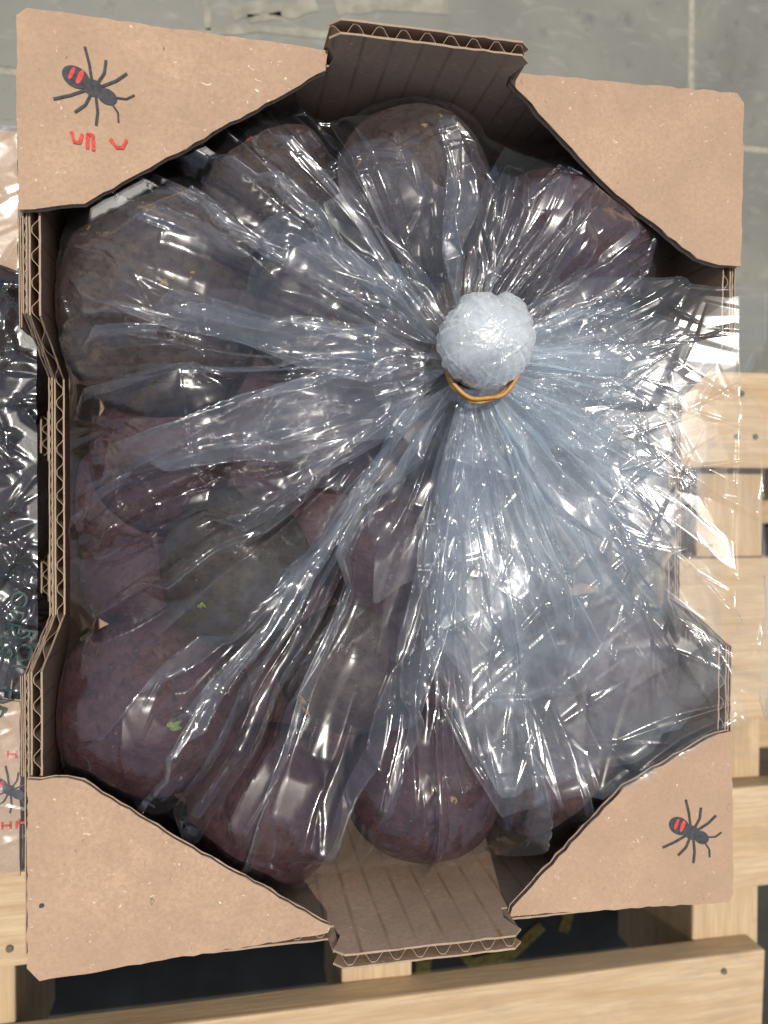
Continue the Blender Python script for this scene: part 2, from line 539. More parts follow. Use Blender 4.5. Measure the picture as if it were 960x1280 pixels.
def corrugated(name, poly, thick, ang, pitch, M, mats, parent, jit=0.00035, liner=0.0007, phase=0.0, recess=0.0009):
    """two liners and a wavy medium. poly in the panel's own u,v plane; +w is the outer face.
    mats = outer liner, inner liner, medium"""
    b = bmesh.new()
    pts = []
    n = len(poly)
    for i in range(n):
        p, q = Vector(poly[i]), Vector(poly[(i + 1) % n])
        k = max(1, int((q - p).length / 0.004))
        nn = Vector((-(q - p).y, (q - p).x)).normalized()
        for s in range(k):
            pts.append(p.lerp(q, s / k) + nn * (rng.uniform(-jit, jit) if s else 0))
    h = thick / 2
    for (w0, w1, mi) in ((h - liner, h, 0), (-h, -h + liner, 1)):
        vb = [b.verts.new((p.x + rng.uniform(-jit, jit) * 0.5, p.y + rng.uniform(-jit, jit) * 0.5, w0)) for p in pts]
        vt = [b.verts.new((p.x, p.y, w1)) for p in pts]
        ft = b.faces.new(vt)
        fb = b.faces.new(list(reversed(vb)))
        ft.material_index = fb.material_index = mi
        for i in range(len(pts)):
            j = (i + 1) % len(pts)
            f = b.faces.new((vb[i], vb[j], vt[j], vt[i]))
            f.material_index = 2
    d = (math.cos(ang), math.sin(ang))
    e = (-d[1], d[0])
    es = [p[0] * e[0] + p[1] * e[1] for p in poly]
    a0, a1 = min(es) + 0.0008, max(es) - 0.0008
    ns = max(8, int((a1 - a0) / pitch * 12))
    prev = None
    A = h - liner - 0.00018
    for i in range(ns + 1):
        a = a0 + (a1 - a0) * i / ns
        c = chord(poly, a, d, e)
        if c is None or c[1] - c[0] < 2.5 * recess:
            prev = None
            continue
        x = math.sin(2 * math.pi * (a / pitch + phase))
        w = A * max(-1, min(1, 1.25 * x))
        lo, hi = c[0] + recess + rng.uniform(0, jit), c[1] - recess - rng.uniform(0, jit)
        row = [b.verts.new((a * e[0] + t * d[0], a * e[1] + t * d[1], w + s)) for t in (lo, hi) for s in (-0.00016, 0.00016)]
        if prev:
            for (i0, i1) in ((0, 2), (3, 1), (1, 0), (2, 3)):
                f = b.faces.new((prev[i0], prev[i1], row[i1], row[i0]))
                f.material_index = 2
        prev = row
    b.transform(M)
    return obj(name, b, mats, parent)

def frame(origin, u, v):
    """matrix with columns u, v, u x v at origin"""
    u, v = Vector(u).normalized(), Vector(v).normalized()
    w = u.cross(v)
    return Matrix(((u.x, v.x, w.x, origin[0]), (u.y, v.y, w.y, origin[1]), (u.z, v.z, w.z, origin[2]), (0, 0, 0, 1)))

BX = tag(empty('cardboard_box', (0, 0, ZB)), 'open brown corrugated box with four corner flaps, holding the tied bag of purple vegetables', 'box')
H = ZR - ZB
WX, WY = 0.1520, 0.1825           # outer half sizes
# base
corrugated('box_base', [(-0.147, -0.178), (0.147, -0.178), (0.147, 0.178), (-0.147, 0.178)], 0.005, math.pi / 2, 0.0095,
           Matrix.Translation((0, 0, 0.003)), [M_in_y, M_card, M_flute], BX)
# end walls, each with its stacking tab (u = across, v = up)
def end_wall(sy, t0, t1, top):
    r = 0.004
    y = sy * (WY - 0.003)
    poly = [(-0.1465, 0.0), (0.1465, 0.0), (0.1465, H - 0.0046), (t1, H - 0.0046), (t1 - 0.0015, H + 0.003), (t1 + 0.0025, H + top - r), (t1 + 0.0025 - r, H + top),
            (t0 - 0.0025 + r, H + top), (t0 - 0.0025, H + top - r), (t0 + 0.0015, H + 0.003), (t0, H - 0.0046), (-0.1465, H - 0.0046)]
    if sy > 0:      # outer face looks to +y : u = -x
        poly2 = [(-u, v) for u, v in reversed(poly)]
        M = frame((0, y, 0), (-1, 0, 0), (0, 0, 1))
    else:
        poly2 = poly
        M = frame((0, y, 0), (1, 0, 0), (0, 0, 1))
    return corrugated('end_wall', poly2, 0.006, math.pi / 2, 0.0094, M, [M_card, M_in_x, M_flute], BX, liner=0.0008, phase=0.2)
end_wall(1, -0.0352, 0.0405, 0.0185)
end_wall(-1, -0.0325, 0.0405, 0.0165)
# side walls: an outer panel and a thicker inner lining with a hand notch
def side_wall(sx):
    def prof(y1, top, n0, n1, dep):
        return [(-y1, 0.0), (y1, 0.0), (y1, top), (n1 + 0.018, top), (n1, top - dep), (n0, top - dep), (n0 - 0.016, top), (-y1, top)]
    if sx < 0:      # outer face looks to -x : u = -y, v = z
        fl_ = lambda p: [(-u, v) for u, v in reversed(p)]
        fr = lambda x: frame((x, 0, 0), (0, -1, 0), (0, 0, 1))
    else:
        fl_ = lambda p: p
        fr = lambda x: frame((x, 0, 0), (0, 1, 0), (0, 0, 1))
    x = sx * 0.1514
    corrugated('outer_panel', fl_(prof(0.176, H - 0.0056, -0.051, 0.053, 0.042)), 0.0018, math.pi / 2, 0.005, fr(x), [M_card, M_card, M_flute], BX, liner=0.0005)
    corrugated('inner_panel', fl_(prof(0.1762, H - 0.0062, -0.0505, 0.0525, 0.042)), 0.0044, math.pi / 2, 0.0102, fr(sx * 0.1480), [M_card, M_in_y, M_flute], BX, liner=0.0007, phase=0.1)
side_wall(-1)
side_wall(1)
# an extra torn strip of liner standing on the outside of the left wall, top and bottom of the notch
for (y0, y1) in ((0.066, 0.108), (-0.1075, -0.068)):
    corrugated('outer_liner', [(-y1, 0.03), (-y0, 0.03), (-y0, H - 0.0085), (-y1, H - 0.0075)], 0.0011, math.pi / 2, 0.01,
               frame((-0.1537, 0, 0), (0, -1, 0.0), (0, 0, 1)), [M_card, M_card, M_flute], BX, liner=0.0004)

# corner flaps: u,v = x,y in the plane of the rim, hinged on the end walls
def flap(poly, ang, tx, ty, hinge, recess=0.0008):
    """tx, ty: slopes dz/dx, dz/dy about the hinge point"""
    T = 0.0036
    P0 = Vector((hinge[0], hinge[1], 0))
    n = Vector((-tx, -ty, 1)).normalized()
    rot = Vector((0, 0, 1)).rotation_difference(n).to_matrix().to_4x4()
    M = Matrix.Translation(P0 + Vector((0, 0, H - T / 2))) @ rot @ Matrix.Translation(-P0)
    o = corrugated('corner_flap', poly, T, ang, 0.0062, M, [M_card, M_in_x, M_flute], BX, jit=0.0004, liner=0.0006, recess=recess)
    return o, M @ Matrix.Translation((0, 0, T / 2))
F_TL, MTL = flap([(-0.1527, 0.1085), (-0.1430, 0.1100), (-0.1290, 0.1125), (-0.0372, 0.1725), (-0.0362, 0.1805), (-0.1490, 0.1832), (-0.1527, 0.180)], math.pi / 2, 0.002, 0.012, (-0.1, 0.18))
F_TR, MTR = flap([(0.0416, 0.1805), (0.0412, 0.1765), (0.0660, 0.1540), (0.0900, 0.1335), (0.1295, 0.1085), (0.1405, 0.1062), (0.1515, 0.1062), (0.1515, 0.179), (0.148, 0.1830)], math.pi / 2, 0.0, 0.012, (0.1, 0.18))
F_BL, MBL = flap([(-0.1500, -0.1060), (-0.1505, -0.178), (-0.1460, -0.1835), (-0.0355, -0.1765), (-0.0345, -0.1740), (-0.0960, -0.1330), (-0.1300, -0.1080), (-0.1360, -0.1062)], math.pi / 2, 0.004, 0.006, (-0.1, -0.18))
F_BR, MBR = flap([(0.1490, -0.1045), (0.1420, -0.1055), (0.1330, -0.1090), (0.0960, -0.1265), (0.0440, -0.1745), (0.0430, -0.1780), (0.148, -0.1825), (0.1505, -0.179)], math.pi / 2, 0.0, -0.008, (0.1, -0.18))

# printed ant emblem and red lettering
def disc(b, cx, cy, rx, ry, ang, mi, n=20, z=0.0):
    c, s = math.cos(ang), math.sin(ang)
    b.faces.new([b.verts.new((cx + rx * math.cos(t) * c - ry * math.sin(t) * s, cy + rx * math.cos(t) * s + ry * math.sin(t) * c, z))
                 for t in [2 * math.pi * k / n for k in range(n)]]).material_index = mi

def bar(b, pts, w, mi, z=0.0):
    pts = [Vector(p) for p in pts]
    for p, q in zip(pts, pts[1:]):
        d = (q - p).normalized()
        n = Vector((-d.y, d.x)) * w / 2
        f = b.faces.new([b.verts.new((v.x, v.y, z)) for v in (p - n, q - n, q + n, p + n)])
        f.material_index = mi

def ant(M, cx, cy, s, ang, parent, lift):
    b = bmesh.new()
    disc(b, 0.9, 0, 0.62, 0.46, 0, 0, z=0.00002)
    disc(b, 0.0, 0, 0.62, 0.5, 0, 0, z=0.00004)
    disc(b, -1.15, 0, 0.85, 0.62, 0, 0, z=0.00006)
    disc(b, -0.95, 0.12, 0.16, 0.45, 0.1, 1, z=0.00022)
    disc(b, -1.45, 0.05, 0.13, 0.42, 0.1, 1, z=0.00022)
    k = 0
    for sy in (1, -1):
        for (x0, x1, x2) in ((-0.3, -0.9, -1.6), (0.05, 0.1, -0.2), (0.35, 0.9, 1.2)):
            k += 1
            bar(b, [(x0, sy * 0.35), (x1, sy * 1.15), (x2, sy * 1.9)], 0.17, 0, 0.00008 + k * 0.00001)
        bar(b, [(1.3, sy * 0.2), (1.9, sy * 0.5), (2.2, sy * 1.0)], 0.11, 0, 0.00017 + sy * 0.00001)
    b.transform(Matrix.Translation((cx, cy, lift)) @ Matrix.Rotation(ang, 4, 'Z') @ Matrix.Diagonal((s, s, 1, 1)))
    b.transform(M)
    return obj('printed_emblem', b, [M_black, M_red], parent)

ant(MTL, -0.1255, 0.1560, 0.0062, -0.5, F_TL, 0.0004)
ant(MBR, 0.1290, -0.1490, 0.0062, -0.5, F_BR, 0.0004)
def red_marks(M, parent, lines, w, lift=0.0006):
    o = strokes('red_letter', lines, w, M_red, parent, lift)
    o.data.transform(M)
    return o
# the feet of the three red letters that show on the top left flap
x0, y0 = -0.1340, 0.1332
for ln in ([
    [(-0.1335, 0.1390), (-0.1325, 0.1352), (-0.1305, 0.1350), (-0.1296, 0.1385)],
    [(-0.1278, 0.1330), (-0.1276, 0.1385), (-0.1258, 0.1383), (-0.1256, 0.1325)],
    [(-0.1195, 0.1375), (-0.1172, 0.1345), (-0.1150, 0.1346), (-0.1135, 0.1378)]]):
    red_marks(MTL, F_TL, [ln], 0.0013)

# a small dark bruise and a pen scratch on the bottom left flap
b = bmesh.new()
disc(b, -0.1450, -0.1545, 0.0010, 0.0007, 0.2, 0, 14, 0.0005)
disc(b, -0.1451, -0.1538, 0.0008, 0.0003, 0.1, 0, 12, 0.00052)
b.transform(MBL)
obj('dark_spot', b, M_black, F_BL)

# ------------------------------------------------------------------ vegetables
VEG = [
 (-0.1040, 0.0851, -0.0417, 0.0428, 'dusty', (0.97, 1.13, 0.98), 'largest dusty purple vegetable in the box, beside the upper part of the left wall'),
 (-0.0598, 0.1425, -0.0449, 0.0325, 'dusty', (1, 1, 1), 'dark purple vegetable with small red cracks, half under the top left corner flap'),
 (0.0079, 0.1417, -0.0380, 0.0373, 'dusty', (1.0, 1.02, 1), 'round grey-purple vegetable right below the upper stacking tab'),
 (0.0880, 0.1265, -0.0444, 0.0410, 'wine', (1.05, 1.0, 1), 'mauve vegetable with a pinkish top beside the top right corner flap'),
 (-0.0351, 0.0883, -0.0547, 0.0311, 'dusty', (1, 1, 1), 'dusty brown-purple vegetable sunk between the largest one and the plastic knot'),
 (-0.1049, 0.0188, -0.0693, 0.0335, 'wine', (1, 1.1, 1), 'wine-red vegetable by the hand notch of the left wall, just below the largest vegetable'),
 (-0.0720, -0.0313, -0.0469, 0.0345, 'olive', (1.0, 1.1, 1), 'olive-grey dusty vegetable with a green sprout, left of the middle of the box'),
 (-0.1180, -0.0357, -0.0870, 0.0288, 'wine', (1, 1, 1), 'dark vegetable deep against the left wall, beside the olive-grey one'),
 (-0.1077, -0.0913, -0.0448, 0.0391, 'wine', (1.05, 1.0, 1), 'large wine-purple vegetable with green flecks above the bottom left corner flap'),
 (-0.0192, -0.0809, -0.0549, 0.0304, 'dusty', (1.05, 1, 1), 'grey-mauve vegetable in the lower middle between the plastic pleats'),
 (-0.0580, -0.1410, -0.0501, 0.0352, 'wine', (1, 1.05, 1), 'wine-purple vegetable at the lower end wall, left of the lower stacking tab'),
 (0.0162, -0.1337, -0.0450, 0.0362, 'wine', (1.02, 1.0, 1), 'wine-purple vegetable with a blue stain, just above the lower stacking tab'),
 (-0.0002, -0.0240, -0.0601, 0.0331, 'mauve', (1, 1, 1), 'mauve vegetable under the radial pleats straight below the plastic knot'),
 (0.0522, 0.0168, -0.0604, 0.0339, 'dusty', (1, 1, 1), 'vegetable veiled by the plastic right below the orange rubber band'),
 (0.1107, 0.0585, -0.0556, 0.0361, 'dusty', (1, 1, 1), 'vegetable veiled by the plastic to the right of the knot, near the right wall'),
 (0.1119, -0.0088, -0.0547, 0.0349, 'mauve', (1, 1, 1), 'vegetable veiled by milky plastic at the middle of the right wall'),
 (0.0588, -0.0463, -0.0541, 0.0334, 'dusty', (1, 1, 1), 'vegetable veiled by plastic between the knot and the lower right corner'),
 (0.1119, -0.0813, -0.0571, 0.0349, 'mauve', (1, 1, 1), 'dark vegetable under creased film in the lower right, against the right wall'),
 (0.0835, -0.1369, -0.0487, 0.0322, 'mauve', (1, 1, 1), 'dark vegetable showing under the lowest corner of the plastic mouth, by the bottom right flap'),
 (0.0415, 0.0864, -0.0800, 0.0308, 'dusty', (1, 1, 1), 'vegetable hidden deep under the gathered plastic knot'),
 (-0.0263, 0.0328, -0.0755, 0.0320, 'wine', (1, 1, 1), 'dark vegetable low in the box left of the rubber band, under dense pleats'),
]
def fbm3(v, seed, scale, octv=3):
    """cheap smooth 3-D value made of random sine waves"""
    r = np.random.default_rng(seed)
    out = np.zeros(len(v))
    for o in range(octv):
        for k in range(5):
            d = r.normal(size=3)
            d /= np.linalg.norm(d)
            out += np.sin(v @ d * scale * (1.9 ** o) * r.uniform(0.7, 1.3) + r.uniform(0, 6.28)) / (5 * 1.8 ** o)
    return out
b = bmesh.new()
bmesh.ops.create_icosphere(b, subdivisions=5, radius=1.0)
sph_v = np.array([v.co[:] for v in b.verts])
me0 = bpy.data.meshes.new('sphere_source')
b.to_mesh(me0)
b.free()
veg_objs = []
for i, (x, y, z, r, kind, sc, lab) in enumerate(VEG):
    me = me0.copy()
    me.name = 'vegetable'
    v = sph_v * np.array(sc)
    rad = 1 + 0.075 * fbm3(sph_v, 50 + i, 1.7, 3) + 0.012 * fbm3(sph_v, 90 + i, 9, 2)
    rr = np.random.default_rng(200 + i)
    for k in range(9):                                # shallow eyes
        d = rr.normal(size=3)
        d /= np.linalg.norm(d)
        ca = sph_v @ d
        ang = np.arccos(np.clip(ca, -1, 1))
        rad -= 0.022 * np.exp(-(ang / 0.07) ** 2) - 0.010 * np.exp(-((ang - 0.13) / 0.05) ** 2)
    v = v * rad[:, None] * r
    me.vertices.foreach_set('co', v.reshape(-1).astype(np.float32))
    me.materials.clear()
    me.materials.append(M_skin[kind])
    me.shade_smooth()
    o = bpy.data.objects.new('vegetable', me)
    o.location = (x, y, ZR + z)
    link(o)
    tag(o, lab, 'vegetable', 'purple vegetables in the bag')
    veg_objs.append(o)
bpy.data.meshes.remove(me0)

def blemish(i, px, py, name, mat, size, n=4):
    """small scab or sprout on vegetable i at local direction (px,py) of its top side"""
    o = veg_objs[i]
    r = VEG[i][3]
    pz = math.sqrt(max(0.02, 1 - px * px - py * py))
    d = Vector((px * VEG[i][5][0], py * VEG[i][5][1], pz * VEG[i][5][2]))
    co = np.empty(len(o.data.vertices) * 3, dtype=np.float32)
    o.data.vertices.foreach_get('co', co)
    co = co.reshape(-1, 3)
    dn = np.array(d.normalized())
    k = int(np.argmax(co @ dn / np.linalg.norm(co, axis=1)))
    p = Vector(co[k])
    q = Vector(dn).to_track_quat('Z', 'Y').to_matrix().to_4x4()
    b = bmesh.new()
    for _ in range(n):
        s = size * rng.uniform(0.45, 1.0)
        bmesh.ops.create_icosphere(b, subdivisions=2, radius=s,
            matrix=Matrix.Translation(p) @ q @ Matrix.Translation((rng.uniform(-1, 1) * size * 1.2, rng.uniform(-1, 1) * size * 0.8, 0)) @ Matrix.Rotation(rng.uniform(0, 3), 4, 'Z') @ Matrix.Diagonal((1.3, 0.55, 0.35, 1)))
    obj(name, b, mat, o, True)
blemish(0, -0.05, 0.62, 'scab', M_scar, 0.0019, 5)
blemish(0, 0.1, -0.02, 'scab', M_scar, 0.0020, 3)
blemish(0, -0.62, 0.45, 'scab', M_scar, 0.0010, 3)
blemish(0, 0.35, 0.1, 'scab', M_scar, 0.0012, 3)
blemish(1, -0.25, 0.25, 'scab', M_red, 0.0011, 3)
blemish(1, -0.3, 0.55, 'scab', M_red, 0.0010, 3)
blemish(2, -0.1, 0.4, 'scab', M_scar, 0.0012, 3)
blemish(2, 0.1, 0.55, 'scab', M_scar, 0.0011, 2)
blemish(2, -0.75, 0.0, 'scab', M_scar, 0.0013, 3)
blemish(2, 0.8, -0.3, 'sprout', M_sprout, 0.0016, 2)
blemish(4, 0.5, 0.1, 'scab', M_scar, 0.0016, 5)
blemish(4, 0.2, -0.3, 'scab', M_scar, 0.0018, 4)
blemish(6, -0.4, -0.35, 'sprout', M_sprout, 0.0018, 3)
blemish(8, 0.68, 0.45, 'sprout', M_sprout, 0.0018, 3)
blemish(8, 0.3, 0.05, 'sprout', M_sprout, 0.0022, 5)
blemish(9, -0.75, -0.3, 'scab', M_scar, 0.0016, 4)
blemish(9, -0.65, -0.5, 'scab', M_scar, 0.0014, 4)
blemish(11, -0.1, 0.25, 'scab', M_scar, 0.0013, 4)
blemish(11, 0.12, 0.1, 'scab', M_scar, 0.0012, 4)

# ------------------------------------------------------------------ plastic bag
KX, KY = 0.0245, 0.0585                     # the knot
GX0, GX1, GY0, GY1, GS = -0.16, 0.28, -0.22, 0.22, 0.002
gx = np.arange(GX0, GX1 + GS / 2, GS)
gy = np.arange(GY0, GY1 + GS / 2, GS)
XX, YY = np.meshgrid(gx, gy, indexing='ij')

def obstacle(lift):
    h = np.full(XX.shape, -0.12)
    for o in veg_objs:
        n = len(o.data.vertices)
        co = np.empty(n * 3, dtype=np.float32)
        o.data.vertices.foreach_get('co', co)
        co = co.reshape(-1, 3)
        i = np.round((co[:, 0] + o.location.x - GX0) / GS).astype(int)
        j = np.round((co[:, 1] + o.location.y - GY0) / GS).astype(int)
        k = (i >= 0) & (j >= 0) & (i < h.shape[0]) & (j < h.shape[1])
        np.maximum.at(h, (i[k], j[k]), co[k, 2] + o.location.z - ZR + lift)
    g = h.copy()
    for di in (-1, 0, 1):
        for dj in (-1, 0, 1):
            g[1:-1, 1:-1] = np.maximum(g[1:-1, 1:-1], h[1 + di:h.shape[0] - 1 + di, 1 + dj:h.shape[1] - 1 + dj])
    return g

def membrane(ob, pin, pinv, its):
    u = np.maximum(ob, pinv)
    for _ in range(its):
        a = u.copy()
        a[1:-1, 1:-1] = 0.25 * (u[2:, 1:-1] + u[:-2, 1:-1] + u[1:-1, 2:] + u[1:-1, :-2])
        u = np.maximum(a, ob)
        u = np.where(pin, pinv, u)
    return u

def sample(U, x, y):
    fx = np.clip((x - GX0) / GS, 0, U.shape[0] - 1.001)
    fy = np.clip((y - GY0) / GS, 0, U.shape[1] - 1.001)
    i, j = fx.astype(int), fy.astype(int)
    a, c = fx - i, fy - j
    return (U[i, j] * (1 - a) * (1 - c) + U[i + 1, j] * a * (1 - c) + U[i, j + 1] * (1 - a) * c + U[i + 1, j + 1] * a * c)

ob1 = obstacle(0.0020)
rk = np.hypot(XX - KX, YY - KY)
out = (np.abs(XX) > 0.1425) | (np.abs(YY) > 0.1735)
pin = out | (rk < 0.010)
pinv = np.where(rk < 0.010, 0.001, np.where(out, -0.046, -0.09))
B1 = membrane(ob1, pin, pinv, 500)
# the mouth of the bag lies over the pleats and over the right wall
wall = ((XX > 0.142) & (XX < 0.1545) & (np.abs(YY) < 0.175))
ob2 = np.where(XX < 0.142, B1 + 0.0035, np.where(wall, 0.0018, -0.2))
pin2 = (XX > 0.262) | (YY < -0.205) | (XX < -0.15) | (YY > 0.21) | (rk < 0.010)
pinv2 = np.where(rk < 0.010, 0.002, np.where(XX > 0.262, -0.035, -0.05))
B2 = membrane(ob2, pin2, pinv2, 600)

def wrap_(a):
    return (a + np.pi) % (2 * np.pi) - np.pi

def tri_noise(t, r, n, seed, sharp=0.0):
    """piecewise linear noise over angle index with drift over radius"""
    g = np.random.default_rng(seed)
    val = g.uniform(-1, 1, n)
    u = (t / (2 * np.pi) * n + 0.12 * np.sin(r * 40 + g.uniform(0, 6, 1)) + 0.06 * np.sin(r * 95 + t * 3)) % n
    i = np.floor(u).astype(int) % n
    f = u - np.floor(u)
    return val[i] * (1 - f) + val[(i + 1) % n] * f

class Sheet:
    """film as rows of angle by columns of radius around the knot"""
    def __init__(s, base, th, R, r0, n, zoff=0.0, power=1.0):
        s.th = th[:, None]
        t = np.linspace(0, 1, n)[None, :] ** power
        s.s = np.broadcast_to(t, (len(th), n))
        s.r = r0 + (R[:, None] - r0) * t
        s.x = KX + s.r * np.cos(s.th)
        s.y = KY + s.r * np.sin(s.th)
        s.z = sample(base, s.x, s.y) + zoff * np.clip((s.r - 0.012) / 0.03, 0.15, 1)
        s.z = s.z.astype(np.float64)
        s.dx = np.zeros_like(s.x)
        s.dy = np.zeros_like(s.x)
        s.lay = np.zeros_like(s.x)
    def ridge(s, a, r1, w, h, lean=0.0, tip=0.025, bend=0.0, asym=0.5, rs=0.0, sharp=0.08, flat=1.0):
        """one radial fold from the knot out to r1"""
        win = np.where(np.abs(wrap_(s.th[:, 0] - a)) < 0.9 if r1 < 0.03 else np.abs(wrap_(s.th[:, 0] - a)) < min(3.0, 2.2 * w / 0.012 + abs(bend)))[0]
        if not len(win):
            return
        th, r = s.th[win], s.r[win]
        q = np.clip(r / r1, 0, 1.4)
        ac = a + bend * (q - 0.5) + 0.005 * np.sin(r * 110 + a * 9)
        lat = wrap_(th - ac) * r
        wd = w * (0.14 + 0.86 * np.clip(r / (0.75 * r1), 0, 1) ** 0.8)
        end = np.clip((r1 - r) / tip, 0, 1)
        wd = wd * (0.25 + 0.75 * np.sqrt(end))
        u = lat / wd
        c = np.where(u > 0, 1 - u / (2 * asym), 1 + u / (2 * (1 - asym)))
        c = np.maximum(c, 0)
        c = c * flat
        c = np.where(c > 1 - sharp, 1 - sharp * 0.5 - np.maximum(1 - c, 0) ** 2 / (2 * sharp), c)   # rounded crest, or a flat top with two edges
        if flat > 1:
            c = c - 0.22 * np.maximum(0, 1 - np.abs(u) * flat / (flat - 1))       # the flattened tube sags a little
        c = c * np.clip((r - rs) / 0.012, 0, 1) * np.minimum(1, end * 1.6) * (0.12 + 0.88 * np.clip((r - 0.014) / 0.028, 0, 1))
        s.z[win] += c * h
        s.lay[win] += np.clip(c * 1.5, 0, 1) * 0.6
        s.dx[win] += -np.sin(ac) * lean * c * h
        s.dy[win] += np.cos(ac) * lean * c * h
    def crease(s, cx, cy, ang, L, w, h, asym=0.3, sharp=0.06):
        """one straight crease of a crumple"""
        m = np.where((s.x - cx) ** 2 + (s.y - cy) ** 2 < (L + w) ** 2)
        if not len(m[0]):
            return
        X, Y = s.x[m] - cx, s.y[m] - cy
        p = X * math.cos(ang) + Y * math.sin(ang)
        q = -X * math.sin(ang) + Y * math.cos(ang)
        ww = w * np.clip(1 - np.abs(p) / L, 0.02, 1)
        u = q / ww
        c = np.where(u > 0, 1 - u / (2 * asym), 1 + u / (2 * (1 - asym)))
        c = np.maximum(c, 0)
        c = np.where(c > 1 - sharp, 1 - sharp * 0.5 - (1 - c) ** 2 / (2 * sharp), c)
        s.z[m] += c * h * np.clip(1 - np.abs(p) / L, 0, 1) * (np.clip((s.r[m] - 0.014) / 0.012, 0.1, 1) if hasattr(s, 'r') else 1)
    def pleats(s, n, amp, decay, seed):
        s.z += tri_noise(s.th + 0 * s.r, s.r, n, seed) * amp * np.exp(-s.r / decay) * np.clip((s.r - 0.012) / 0.012, 0.15, 1)
    def points(s, lift=0.0):
        return np.stack([s.x + s.dx, s.y + s.dy, s.z + ZR + lift], -1)

BAG = tag(empty('plastic_bag', (KX, KY, ZR)), 'clear crinkled plastic bag over the purple vegetables, its neck gathered in a white knot', 'plastic bag')
def bag_sheet(name, sh_, mat, wrap=True):
    o = grid_mesh(name, sh_.points() - np.array([KX, KY, ZR]), mat, BAG, wrap)
    a = o.data.attributes.new('layers', 'FLOAT', 'POINT')
    a.data.foreach_set('value', np.minimum(sh_.lay, 2.2).reshape(-1).astype(np.float32))
    return o

NT = 1900
th = np.linspace(-np.pi, np.pi, NT, endpoint=False)
def rect_R(th, hx, hy):
    c, s_ = np.cos(th), np.sin(th)
    tx = np.where(c > 0, (hx - KX) / np.maximum(c, 1e-6), (-hx - KX) / np.minimum(c, -1e-6))
    ty = np.where(s_ > 0, (hy - KY) / np.maximum(s_, 1e-6), (-hy - KY) / np.minimum(s_, -1e-6))
    return np.minimum(tx, ty)
Rm = rect_R(th, 0.1430, 0.1742)
ker = np.ones(41) / 41
Rm = np.convolve(np.concatenate([Rm[-20:], Rm, Rm[:20]]), ker, 'valid')
sh = Sheet(B1, th, Rm, 0.0125, 250)

def wpt(px, py, z=-0.008):
    """where a point of the photograph lies on a level plane (only used to read fold tips off the photo)"""
    R = Matrix.Rotation(0.00324, 3, 'Z') @ Matrix.Rotation(-0.19696, 3, 'Y') @ Matrix.Rotation(-0.01672, 3, 'X')
    d = R @ Vector(((px - 480) / 961, (640 - py) / 961, -1))
    t = (z - 0.30987) / d.z
    return (CAM[0] + t * d.x, CAM[1] + t * d.y)

floor_sun_patches()
for px, py in ((927, 492), (944, 546), (921, 546), (905, 1214), (12, 1186)):
    b = bmesh.new()
    bmesh.ops.create_cone(b, cap_ends=True, segments=14, radius1=0.0021, radius2=0.0017, depth=0.0012)
    x_, y_ = wpt(px, py, ZB - ZR)
    obj('nail_head', b, M_nail, pal, loc=(x_ - pal.location.x, y_ - pal.location.y, ZB + 0.0003))
# long folds, read off the photograph: (tip x, tip y, width mm, height mm, lean)
TIPS = [(135, 322, 11, 8, 0.9), (185, 424, 9, 8, -0.9), (255, 640, 12, 9, 1.0), (92, 662, 12, 7, -0.5), (100, 590, 13, 6, 0.4),
        (300, 330, 8, 8, -1.0), (360, 1086, 16, 9, 0.7), (300, 1068, 10, 7, -0.6), (432, 905, 9, 8, 0.8), (110, 815, 10, 8, -0.8),
        (205, 900, 10, 7, 0.8), (215, 965, 12, 8, -0.6), (295, 505, 8, 6, 0.8), (332, 165, 10, 7, -0.7), (420, 122, 12, 8, 0.8),
        (520, 145, 12, 8, -0.8), (572, 185, 9, 7, 0.8), (225, 470, 8, 6, 0.5), (440, 735, 10, 9, -1.0), (500, 660, 10, 8, 0.8),
        (505, 905, 11, 8, -0.8), (455, 1040, 12, 7, 0.5), (245, 262, 10, 7, 0.7), (300, 240, 9, 6, -0.7), (185, 750, 12, 8, 0.8),
        (700, 265, 20, 7, -0.4), (760, 225, 12, 7, 0.6), (785, 270, 10, 6, -0.6), (640, 330, 8, 7, 0.8), (650, 200, 12, 6, 0.5),
        (380, 300, 8, 8, 0.9), (330, 430, 7, 6, -0.6), (370, 620, 8, 7, -0.8), (150, 520, 14, 5, 0.5), (590, 1010, 12, 7, -0.5), (250, 800, 9, 8, 0.9), (330, 760, 8, 7, -0.9)]
for (px, py, w, h, lean) in TIPS:
    x, y = wpt(px, py)
    r1 = math.hypot(x - KX, y - KY)
    sh.ridge(math.atan2(y - KY, x - KX), r1, w / 1350, h / 750, lean, tip=0.016, bend=rng.uniform(-0.04, 0.04), asym=0.5 + 0.12 * rng.choice((-1, 1)), flat=rng.choice((1.0, 1.7, 2.2)), sharp=0.12)
for k in range(40):
    a = rng.uniform(-math.pi, math.pi)
    r1 = rng.uniform(0.035, 0.09)
    if R_(72) < a < R_(150) and rng.random() < 0.6:
        continue
    sh.ridge(a, r1, rng.uniform(0.003, 0.006) * (0.6 + r1 / 0.12), rng.uniform(0.002, 0.004) * (0.5 + r1 / 0.14), rng.uniform(-0.9, 0.9),
             tip=rng.uniform(0.012, 0.03), bend=rng.uniform(-0.1, 0.1), asym=rng.choice((0.2, 0.3, 0.5, 0.7, 0.8)))
